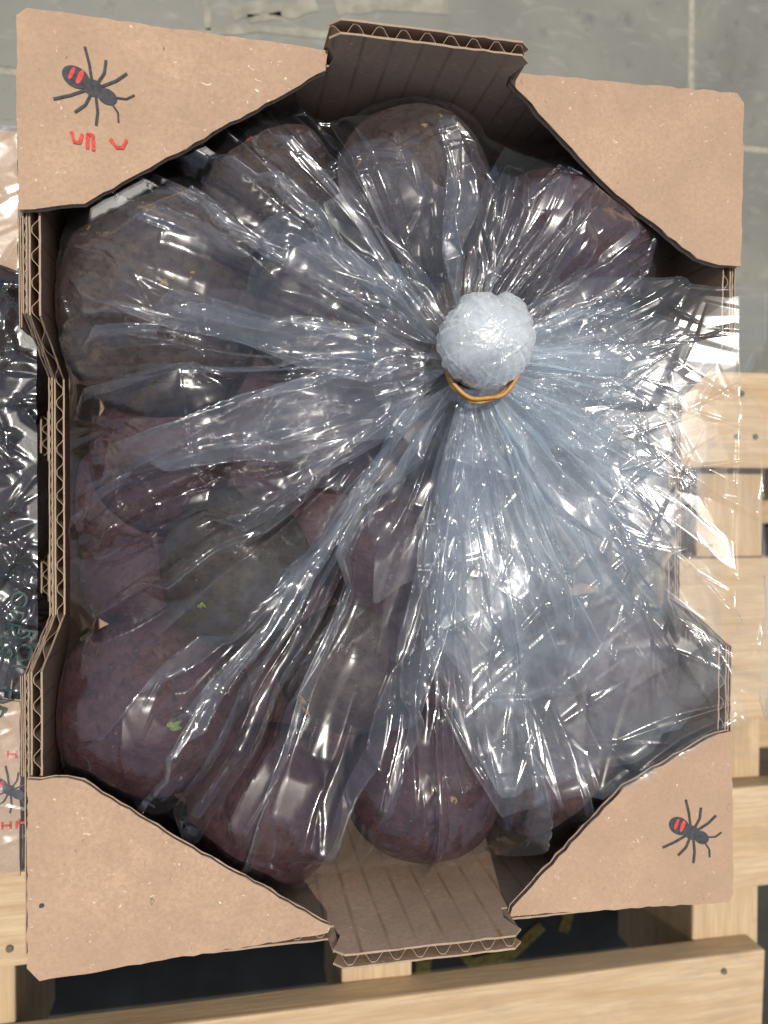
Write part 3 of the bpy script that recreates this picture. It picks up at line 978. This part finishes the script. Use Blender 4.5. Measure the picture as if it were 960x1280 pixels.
for k in range(68):
    # most of the long pleats pull towards the left and the bottom of the box
    a = rng.uniform(R_(95), R_(275)) if k < 56 else rng.uniform(R_(-180), R_(70))
    i = int((a + math.pi) % (2 * math.pi) / (2 * math.pi) * NT) % NT
    r1 = min(Rm[i] * rng.uniform(0.5, 1.0), 0.19)
    sh.ridge(a, r1, rng.uniform(0.0026, 0.0062), rng.uniform(0.0035, 0.0070), rng.uniform(-1.2, 1.2),
             tip=rng.uniform(0.010, 0.035), bend=rng.uniform(-0.09, 0.09), asym=rng.choice((0.15, 0.3, 0.5, 0.7, 0.85)), flat=rng.choice((1.0, 1.0, 1.8)))
for k in range(54):
    a = rng.uniform(R_(140), R_(290))
    i = int((a + math.pi) % (2 * math.pi) / (2 * math.pi) * NT) % NT
    sh.ridge(a, min(Rm[i] * rng.uniform(0.82, 1.02), 0.24), rng.uniform(0.003, 0.007), rng.uniform(0.004, 0.008), rng.uniform(-1.3, 1.3),
             tip=rng.uniform(0.008, 0.02), bend=rng.uniform(-0.07, 0.07), asym=rng.choice((0.25, 0.5, 0.75)), flat=rng.choice((1.0, 1.6, 2.2)), sharp=0.12)
for k in range(75):
    # cross wrinkles where the film hangs down towards the walls
    a = rng.uniform(-math.pi, math.pi)
    i = int((a + math.pi) / (2 * math.pi) * NT) % NT
    r = Rm[i] * rng.uniform(0.6, 0.98)
    sh.crease(KX + r * math.cos(a), KY + r * math.sin(a), rng.uniform(0, math.pi), rng.uniform(0.008, 0.03), rng.uniform(0.0012, 0.004),
              rng.uniform(0.0008, 0.0024), rng.choice((0.2, 0.5, 0.8)), 0.15)
for k in range(300):
    a = rng.uniform(-math.pi, math.pi) if k < 170 else rng.uniform(R_(135), R_(290))
    i = int((a + math.pi) / (2 * math.pi) * NT) % NT
    r = Rm[i] * rng.uniform(0.12, 0.95)
    sh.crease(KX + r * math.cos(a), KY + r * math.sin(a), a + rng.gauss(0, 0.22), (0.25 if R_(72) < a < R_(150) else 1) * rng.uniform(0.012, 0.05), rng.uniform(0.0009, 0.0026),
              rng.uniform(0.0006, 0.0016), rng.choice((0.25, 0.5, 0.75)), 0.15)
sh.pleats(110, 0.0020, 0.035, 1)
sh.pleats(230, 0.0008, 0.03, 2)
sh.pleats(44, 0.0014, 0.07, 3)
for k in range(110):
    a = rng.uniform(-math.pi, math.pi)
    i = int((a + math.pi) / (2 * math.pi) * NT) % NT
    r = Rm[i] * math.sqrt(rng.uniform(0.10, 1))
    rad = a + rng.gauss(0, 0.45) if rng.random() < 0.6 else rng.uniform(0, math.pi)
    sh.crease(KX + r * math.cos(a), KY + r * math.sin(a), rad, rng.uniform(0.010, 0.040), rng.uniform(0.003, 0.010),
              rng.choice((1, 1, -0.4)) * rng.uniform(0.0004, 0.0018), rng.choice((0.15, 0.3, 0.7, 0.85)))
def under_flaps(s):
    cap = np.full_like(s.z, 1.0)
    for (x0, y0, x1, y1) in ((-0.1290, 0.1125, -0.0372, 0.1725), (0.0412, 0.1765, 0.1405, 0.1050), (-0.0345, -0.1740, -0.1360, -0.1062), (0.1420, -0.1055, 0.0440, -0.1745)):
        ex, ey = x1 - x0, y1 - y0
        L_ = math.hypot(ex, ey)
        side = ((s.x + s.dx - x0) * -ey + (s.y + s.dy - y0) * ex) / L_       # > 0 on the flap's side
        cap = np.minimum(cap, np.where(side > -0.006, -0.0055 - np.clip(side, 0, 0.05) * 0.1, np.where(side > -0.02, -0.0055 + (-0.006 - side) * 1.5, 1.0)))
    s.z = np.minimum(s.z, cap)
under_flaps(sh)
bag_sheet('bag_film', sh, M_film)

# gathered inner layer near the neck
th2 = np.linspace(-np.pi, np.pi, 1100, endpoint=False)
R2 = 0.085 + 0.025 * tri_noise(th2, 0 * th2, 26, 21) + 0.012 * tri_noise(th2, 0 * th2, 70, 22)
R2 = np.minimum(R2, np.interp(th2, th, Rm) * 0.97)
s2 = Sheet(B1, th2, R2, 0.0115, 130, 0.0012)
for k in range(130):
    a = rng.uniform(-math.pi, math.pi)
    r1 = rng.uniform(0.03, 0.10)
    s2.ridge(a, r1, rng.uniform(0.0025, 0.006), rng.uniform(0.002, 0.0055), rng.uniform(-1, 1), tip=0.02, bend=rng.uniform(-0.2, 0.2), asym=rng.choice((0.2, 0.35, 0.65, 0.8)))
s2.pleats(90, 0.0025, 0.06, 5)
s2.pleats(200, 0.0012, 0.06, 6)
bag_sheet('inner_film', s2, M_film_in)

# the spread mouth of the bag: three layers of free film over the lower right
def outline_R(pts, th):
    w = [wpt(px, py, z) for px, py, z in pts]
    n = len(w)
    R = np.full(len(th), 0.02)
    for i, t in enumerate(th):
        c, s_ = math.cos(t), math.sin(t)
        best = 0.0
        for k in range(n):
            x0, y0 = w[k][0] - KX, w[k][1] - KY
            x1, y1 = w[(k + 1) % n][0] - KX, w[(k + 1) % n][1] - KY
            ex, ey = x1 - x0, y1 - y0
            den = c * ey - s_ * ex
            if abs(den) < 1e-9:
                continue
            r = (x0 * ey - y0 * ex) / den
            u = (x0 * s_ - y0 * c) / den
            if r > 0 and -1e-6 <= u <= 1.000001:
                best = max(best, r)
        R[i] = max(best, 0.018)
    return R
MOUTH = [
 ([(625, 400, 0), (680, 372, 0), (725, 352, 0), (840, 352, 0), (848, 366, 0), (915, 367, 0), (943, 372, 0), (941, 425, 0), (908, 482, 0), (926, 545, -.01), (906, 640, -.01), (930, 680, -.02),
   (962, 735, -.02), (968, 900, -.02), (950, 905, -.02), (905, 850, 0), (908, 885, 0), (860, 930, 0), (790, 985, 0), (700, 1003, 0), (622, 1015, 0), (585, 950, 0), (560, 900, 0), (533, 810, 0), (528, 700, 0), (555, 560, 0), (585, 500, 0)], M_tail_out),
 ([(620, 410, 0), (680, 395, 0), (760, 372, 0), (845, 405, 0), (880, 440, 0), (872, 500, 0), (885, 560, 0), (870, 640, 0), (884, 700, 0), (890, 780, 0), (895, 850, 0),
   (800, 955, 0), (700, 985, 0), (625, 995, 0), (580, 920, 0), (548, 830, 0), (540, 720, 0), (560, 580, 0), (590, 500, 0)], M_tail_mid),
 ([(620, 415, 0), (700, 400, 0), (800, 420, 0), (862, 470, 0), (850, 560, 0), (878, 610, 0), (850, 700, 0), (800, 780, 0), (725, 870, 0), (640, 900, 0), (562, 820, 0), (560, 640, 0), (590, 500, 0)], M_tail),
]
for li, (pts, mt) in enumerate(MOUTH):
    tt = np.linspace(R_(-122), R_(62), 1000 if li == 0 else 800)
    Rr = outline_R(pts, tt)
    sm = np.ones(5) / 5
    Rr = np.convolve(np.concatenate([[Rr[0]] * 2, Rr, [Rr[-1]] * 2]), sm, 'valid')
    Rr *= 1 + 0.012 * tri_noise(tt, 0 * tt, 160, 60 + li)
    ms = Sheet(B2, tt, Rr, 0.012, 260 if li == 0 else 200, 0.003 + 0.0035 * (2 - li))
    g_ = random.Random(300 + li)
    for k in range(34):
        a = g_.uniform(R_(-118), R_(58))
        Rk = float(np.interp(a, tt, Rr))
        r1 = Rk * g_.uniform(0.35, 1.05)
        ms.ridge(a, max(r1, 0.03), g_.uniform(0.003, 0.009), g_.uniform(0.0015, 0.005), g_.uniform(-0.8, 0.8), tip=g_.uniform(0.012, 0.04),
                 bend=g_.uniform(-0.25, 0.25), asym=g_.choice((0.2, 0.3, 0.7, 0.8)))
    ms.pleats(110, 0.0016, 0.03, 30 + li)
    for k in range(110):
        a = g_.uniform(R_(-120), R_(60))
        r = float(np.interp(a, tt, Rr)) * math.sqrt(g_.uniform(0.06, 1))
        if KX + r * math.cos(a) > 0.145 and k > 30:
            continue
        L_ = g_.uniform(0.010, 0.04) if k > 40 else g_.uniform(0.04, 0.08)
        ms.crease(KX + r * math.cos(a), KY + r * math.sin(a), g_.uniform(0, math.pi), L_, g_.uniform(0.002, 0.007) * (1 if k > 40 else 1.5),
                  g_.choice((1, 1, -0.5)) * g_.uniform(0.0004, 0.0012) * (1 if k > 40 else 0.8), g_.choice((0.12, 0.25, 0.75, 0.88)))
    for k in range(130):
        # fine sharp lines, mostly fanning out from the neck
        a = g_.uniform(R_(-118), R_(58))
        r = float(np.interp(a, tt, Rr)) * g_.uniform(0.12, 0.95)
        if KX + r * math.cos(a) > 0.142:
            continue
        ms.crease(KX + r * math.cos(a), KY + r * math.sin(a), a + g_.gauss(0, 0.55), g_.uniform(0.008, 0.035), g_.uniform(0.0009, 0.0024),
                  g_.uniform(0.0004, 0.0011), g_.choice((0.25, 0.5, 0.75)), 0.15)
    if li == 0:
        # the long folds of the mouth, read off the photograph
        for (x0, y0, x1, y1, w, h) in ((898, 722, 890, 812, 3.0, 3.2), (954, 720, 922, 815, 3.0, 3.0), (896, 720, 956, 722, 2.2, 2.0), (846, 370, 935, 372, 2.4, 2.0),
                                       (715, 425, 888, 424, 2.2, 1.8), (848, 372, 820, 440, 2.5, 1.8), (590, 868, 745, 690, 2.2, 1.8), (632, 850, 838, 650, 2.0, 1.5),
                                       (620, 545, 806, 700, 2.2, 1.6), (690, 600, 900, 740, 2.4, 1.8), (800, 592, 922, 576, 1.8, 1.4), (700, 560, 788, 645, 2.0, 1.5),
                                       (548, 885, 716, 872, 2.2, 2.0), (765, 935, 800, 968, 2.6, 2.0), (765, 935, 905, 868, 2.6, 2.2), (800, 966, 905, 880, 2.6, 2.0),
                                       (905, 870, 880, 800, 3.0, 2.0), (560, 880, 622, 1000, 2.4, 1.6), (700, 870, 640, 1000, 2.4, 1.5)):
            ax, ay = wpt(x0, y0, 0)
            bx, by = wpt(x1, y1, 0)
            ms.crease((ax + bx) / 2, (ay + by) / 2, math.atan2(by - ay, bx - ax), math.hypot(bx - ax, by - ay) * 0.62, w / 1000, h / 1000, 0.4, 0.2)
    if li:
        # the layers thin out towards their free edge
        q_ = np.clip((ms.s - 0.5) / 0.5, 0, 1)
        ms.lay -= (7.0 if li == 2 else 4.0) * q_ * q_ * (3 - 2 * q_)
    # curled free edge
    ms.z += 0.0016 * np.clip((ms.s - 0.975) / 0.025, 0, 1) ** 2
    side = np.clip((tt - tt[0]) / R_(3), 0, 1) * np.clip((tt[-1] - tt) / R_(3), 0, 1)
    bag_sheet('bag_mouth', ms, mt, wrap=False)

# the puffed knot: crumpled shells over the rubber band
def knot_shell(scale, seed, mat):
    nt_, nr = 420, 200
    t = np.linspace(-np.pi, np.pi, nt_, endpoint=False)[:, None]
    v = np.linspace(0, 1, nr)[None, :]
    ph = v * 0.78 * np.pi                        # from the top down to the neck
    rad = 0.0184 * scale
    rr = rad * np.sin(ph) ** 0.9
    neck = np.clip((v - 0.80) / 0.2, 0, 1)
    rr = rr * (1 - neck) + neck * 0.0147 * scale
    zz = 0.0212 + rad * 0.80 * np.cos(ph)
    rr = np.broadcast_to(rr, (nt_, nr)).copy()
    zz = np.broadcast_to(zz, (nt_, nr)).copy()
    T = np.broadcast_to(t, (nt_, nr))
    lo = 1 + 0.05 * np.sin(T * 2 + 0.6) + 0.035 * np.sin(T * 3 + seed * 2.1) + 0.012 * np.sin(T * 5 + 1.3 * seed) * np.sin(ph) + 0.10 * np.exp(-(wrap_(T - 2.1) / 0.2) ** 2) * np.sin(ph) - 0.16 * np.exp(-(wrap_(T - 1.45) / 0.16) ** 2) * np.clip(np.sin(ph), 0, 1)
    rr *= lo
    x, y, z = rr * np.cos(T), rr * np.sin(T), zz
    d = tri_noise(T, rr * 6, 52, seed) * 0.0005 * np.sin(ph) + tri_noise(T, rr * 9, 90, seed + 1) * 0.0003 * np.sin(ph)
    g_ = random.Random(seed)
    for k in range(170):
        ct, cp = g_.uniform(-math.pi, math.pi), math.acos(g_.uniform(-0.5, 1))
        c = np.array([math.sin(cp) * math.cos(ct), math.sin(cp) * math.sin(ct), math.cos(cp)]) * rad
        dv = np.array([g_.gauss(0, 1) for _ in range(3)])
        dv -= c * (dv @ c) / (c @ c)
        dv /= np.linalg.norm(dv)
        nv = np.cross(c / rad, dv)
        X, Y, Z = x - c[0], y - c[1], (z - 0.0205) / 0.86 - c[2]
        p = X * dv[0] + Y * dv[1] + Z * dv[2]
        q = X * nv[0] + Y * nv[1] + Z * nv[2]
        L_ = g_.uniform(0.004, 0.015)
        fade = np.clip(1 - np.abs(p) / L_, 0, 1)
        near = (X ** 2 + Y ** 2 + Z ** 2) < (L_ * 1.3) ** 2
        w = g_.uniform(0.0008, 0.0026) * np.maximum(fade, 0.05)
        d = d + near * np.maximum(0, 1 - np.abs(q) / w) * fade * g_.uniform(0.0002, 0.0006)
    nx, ny, nz = np.sin(ph) * np.cos(T), np.sin(ph) * np.sin(T), np.cos(ph) + 0 * T
    x, y, z = x + nx * d, y + ny * d, z + nz * d
    # the knot leans a little away to the upper right
    x = x + np.clip((z - 0.004) / 0.016, 0, 1) * -0.0012 + 0.0008
    y = y + np.clip((z - 0.004) / 0.016, 0, 1) * 0.0064 - 0.0015
    P = np.stack([x, y, z], -1)
    return grid_mesh('gathered_knot', P, mat, BAG, True)
knot_shell(1.0, 41, M_knot)
knot_shell(0.90, 57, M_knot)
knot_shell(0.74, 73, M_knot)

# rubber band round the neck
bm = bmesh.new()
NB = 96
for (dr, dz, tw) in ((0.0, 0.0, 0.0), (0.0006, 0.0016, 1.3), (0.0002, 0.0030, 2.4)):
    rings = []
    for i in range(NB):
        a = 2 * math.pi * i / NB
        r = 0.0151 + dr + 0.0004 * math.sin(3 * a + tw) + 0.0003 * math.sin(7 * a + tw)
        z = 0.0058 + dz + 0.0005 * math.sin(2 * a + tw * 2)
        ring = []
        for k in range(8):
            q = 2 * math.pi * k / 8
            rr_ = r + 0.0009 * math.cos(q)
            ring.append(bm.verts.new((rr_ * math.cos(a), rr_ * math.sin(a), z + 0.0010 * math.sin(q))))
        rings.append(ring)
    for i in range(NB):
        A, B = rings[i], rings[(i + 1) % NB]
        for k in range(8):
            bm.faces.new((A[k], B[k], B[(k + 1) % 8], A[(k + 1) % 8]))
tag(obj('rubber_band', bm, M_band, None, True, (KX + 0.0014, KY - 0.0022, ZR + 0.0025)), 'orange-brown rubber band tied round the neck of the plastic bag', 'rubber band')

# ------------------------------------------------------------------ neighbouring box on the left
NX, NZ = -0.31, ZR - 0.034
NB_ = tag(empty('cardboard_box', (NX, -0.003, ZB)), 'lower cardboard box at the left edge, printed with a black ant under clear plastic', 'box')
h2 = NZ - ZB
hx, hy = 0.150, 0.153
NL = lambda px, py: (wpt(px, py, NZ - ZR + 0.005)[0] - NX, wpt(px, py, NZ - ZR + 0.005)[1] + 0.003)
for sx in (-1, 1):
    corrugated('side_wall', [(-hy, 0), (hy, 0), (hy, h2), (0.106, h2), (0.098, h2 - 0.05), (-0.098, h2 - 0.05), (-0.106, h2), (-hy, h2)], 0.004, math.pi / 2, 0.007,
               frame((sx * (hx - 0.002), 0, 0), (0, sx, 0), (0, 0, 1)), [M_card2, M_in_y, M_flute], NB_)
for sy in (-1, 1):
    corrugated('end_wall', [(-hx + .005, 0), (hx - .005, 0), (hx - .005, h2), (-hx + .005, h2)], 0.004, math.pi / 2, 0.007,
               frame((0, sy * (hy - 0.002), 0), (-sy, 0, 0), (0, 0, 1)), [M_card2, M_in_x, M_flute], NB_)
corrugated('box_base', [(-hx + .005, -hy + .005), (hx - .005, -hy + .005), (hx - .005, hy - .005), (-hx + .005, hy - .005)], 0.004, math.pi / 2, 0.007,
           Matrix.Translation((0, 0, 0.0025)), [M_card2, M_card2, M_flute], NB_)
Mf = Matrix.Translation((0, 0, h2 + 0.0026))
fu, fd = NL(10, 338)[1], NL(10, 872)[1]
for poly in ([(-hx, hy), (-hx, fu), (hx - 0.09, fu + 0.03), (hx, fu), (hx, hy)],
             [(hx, -hy), (hx, fd - 0.002), (hx - 0.018, fd + 0.001), (hx - 0.05, fd - 0.010), (-hx + 0.03, fd - 0.012), (-hx, fd), (-hx, -hy)]):
    f_ = corrugated('corner_flap', list(reversed(poly)), 0.004, math.pi / 2, 0.007, Mf, [M_card2, M_card2, M_flute], NB_)
ant(Mf @ Matrix.Translation((0, 0, 0.002)), *NL(12, 988), 0.0042, -0.55, f_, 0.0004)
def hh(px, py, n=2):
    x_, y_ = NL(px, py)
    d = 0.0016
    o_ = [[(x_ - d, y_ + d), (x_ - d, y_ - d)], [(x_ + d, y_ + d), (x_ + d, y_ - d)], [(x_ - d, y_), (x_ + d, y_)]]
    if n > 2:
        o_ += [[(x_ + 2.4 * d, y_ + d), (x_ + 2.4 * d, y_ - d)]]
    return o_
for lns in (hh(15, 943), hh(8, 1032, 3), hh(29, 1028)):
    strokes('red_letter', lns, 0.0008, M_red, f_, h2 + 0.0052)

NV = [(-0.182, 0.067, 'dark purple vegetable in the left-hand box, its upper one'),
      (-0.184, -0.003, 'dark purple vegetable in the left-hand box, its middle one'),
      (-0.182, -0.072, 'dark purple vegetable in the left-hand box, its lower one under green lettering')]
src = veg_objs[8]
dark_me = src.data.copy()
dark_me.name = 'vegetable'
dark_me.materials.clear()
dark_me.materials.append(M_skin['dark'])
LOW = [(*wpt(462, 466, -0.09), 'dark lower vegetable glimpsed below the one at the upper stacking tab, left of the knot'),
       (-0.075, 0.055, 'dark lower vegetable glimpsed right below the largest dusty one'),
       (*wpt(300, 596, -0.09), 'dark lower vegetable glimpsed between the olive-grey one and the radial pleats'),
       (*wpt(395, 770, -0.09), 'dark lower vegetable glimpsed between the olive-grey one and the grey-mauve one'),
       (*wpt(572, 866, -0.085), 'dark lower vegetable glimpsed right of the grey-mauve one, at the edge of the milky film'),
       (*wpt(318, 862, -0.09), 'dark lower vegetable glimpsed to the right of the large wine-purple one with green flecks'),
       (-0.095, -0.135, 'dark lower vegetable in the shade under the bottom left corner flap'),
       (-0.020, -0.110, 'dark lower vegetable glimpsed between the two wine-purple ones at the lower end wall'),
       (-0.100, 0.135, 'dark lower vegetable in the shade under the top left corner flap'),
       (0.055, 0.120, 'dark lower vegetable glimpsed above the knot, left of the mauve one'),
       (*wpt(490, 778, -0.09), 'dark lower vegetable glimpsed above the grey-mauve one, left of the milky film'),
       (*wpt(396, 655, -0.09), 'dark lower vegetable glimpsed right of the olive-grey one, under bright pleats'),
       (*wpt(414, 285, -0.09), 'dark lower vegetable glimpsed between the two uppermost ones left of the upper tab'),
       (-0.122, -0.004, 'dark lower vegetable against the left wall, below the wine-red one by the hand notch'),
       (0.085, 0.020, 'dark lower vegetable below the milky film right of the rubber band')]
for (x, y, lab) in LOW:
    c = src.copy()
    c.location = (x, y, ZR - 0.093)
    c.scale = (0.85,) * 3
    c.rotation_euler = (rng.uniform(0, 3), rng.uniform(0, 3), rng.uniform(0, 3))
    link(c)
    tag(c, lab, 'vegetable', 'vegetables of the lower layer in the bag')
for (x, y, lab) in ((-0.178, 0.032, 'small dark vegetable in the left-hand box, between its upper and middle ones'), (-0.178, -0.038, 'small dark vegetable in the left-hand box, between its middle and lower ones')):
    c = src.copy()
    c.data = dark_me
    c.scale = (0.5,) * 3
    c.location = (x - 0.004, y, NZ - 0.062)
    link(c)
    tag(c, lab, 'vegetable', 'purple vegetables in the left-hand box')
for (x, y, lab) in NV:
    c = src.copy()
    c.data = dark_me
    c.scale = (0.95,) * 3
    c.location = (x - 0.008, y, NZ - 0.050)
    c.rotation_euler = (rng.uniform(0, 3), rng.uniform(0, 3), rng.uniform(0, 3))
    link(c)
    tag(c, lab, 'vegetable', 'purple vegetables in the left-hand box')

# crinkled film over the neighbouring box
x = np.linspace(-0.455, -0.1547, 330)
y = np.linspace(-0.163, 0.165, 420)
X2, Y2 = np.meshgrid(x, y, indexing='ij')
class Flat(Sheet):
    def __init__(s, X, Y, Z):
        s.x, s.y, s.z = X, Y, Z
        s.dx, s.dy = np.zeros_like(X), np.zeros_like(X)
Zf = np.full(X2.shape, NZ - ZR + 0.0062)
inside = np.clip((fu - 0.003 - Y2) / 0.02, 0, 1) * np.clip((Y2 - fd) / 0.02, 0, 1)
Zf -= 0.010 * inside
for (vx, vy, _) in NV:
    dd = np.hypot(X2 - vx + 0.012, Y2 - vy)
    Zf = np.maximum(Zf, NZ - ZR - 0.052 + np.sqrt(np.maximum(0.0442 ** 2 - dd ** 2, 0)) - np.where(dd > 0.0442, 1, 0))
nf = Flat(X2, Y2, Zf.copy())
g_ = random.Random(77)
for k in range(700):
    cx_, cy_ = g_.uniform(-0.30, -0.155), g_.uniform(-0.18, 0.18)
    inn = fd < cy_ < fu
    nf.crease(cx_, cy_, g_.uniform(0, math.pi), g_.uniform(0.004, 0.022), g_.uniform(0.0015, 0.006), (1.3 if inn else 0.3) * g_.uniform(0.0006, 0.0032), g_.choice((0.15, 0.3, 0.7, 0.85)))
endz = np.clip((np.abs(Y2) - 0.151) / 0.012, 0, 1)
nf.z = nf.z - 0.03 * endz ** 2
NBAG = tag(empty('plastic_bag', (NX, -0.003, NZ)), 'crinkled clear plastic with dark green lettering covering the box at the left edge', 'plastic bag')
M_film2 = film_mat('clear_film_left', 0.015, 0.10, bump=0.06)
grid_mesh('bag_film', nf.points() - np.array([NX, -0.003, NZ]), M_film2, NBAG)

def film_text(txt, size, px, py, ang):
    cu = bpy.data.curves.new('lettering', 'FONT')
    cu.body = txt
    cu.size = size
    cu.resolution_u = 3
    cu.align_x = 'CENTER'
    cu.align_y = 'CENTER'
    tmp = bpy.data.objects.new('lettering', cu)
    COL.objects.link(tmp)
    dg = bpy.context.evaluated_depsgraph_get()
    me = bpy.data.meshes.new_from_object(tmp.evaluated_get(dg))
    bpy.data.objects.remove(tmp)
    x0, y0 = wpt(px, py, NZ - ZR + 0.004)
    c, s_ = math.cos(ang), math.sin(ang)
    for v in me.vertices:
        wx, wy = x0 + v.co.x * c - v.co.y * s_, y0 + v.co.x * s_ + v.co.y * c
        i = min(max(int(round((wx - x[0]) / (x[1] - x[0]))), 0), len(x) - 1)
        j = min(max(int(round((wy - y[0]) / (y[1] - y[0]))), 0), len(y) - 1)
        v.co = (wx - NX, wy + 0.003, max(Zf[i, j] + 0.0022, nf.z[i, j] + 0.0004) * 0.5 + (Zf[i, j] + 0.0030) * 0.5 + ZR - NZ)
    me.materials.append(M_green)
    o = bpy.data.objects.new('lettering', me)
    link(o, NBAG)
film_text('OBEI/8', 0.0098, 11, 782, R_(-103))
film_text('ROI', 0.0098, 28, 812, R_(-100))
film_text('OE', 0.0098, 3, 872, R_(-115))
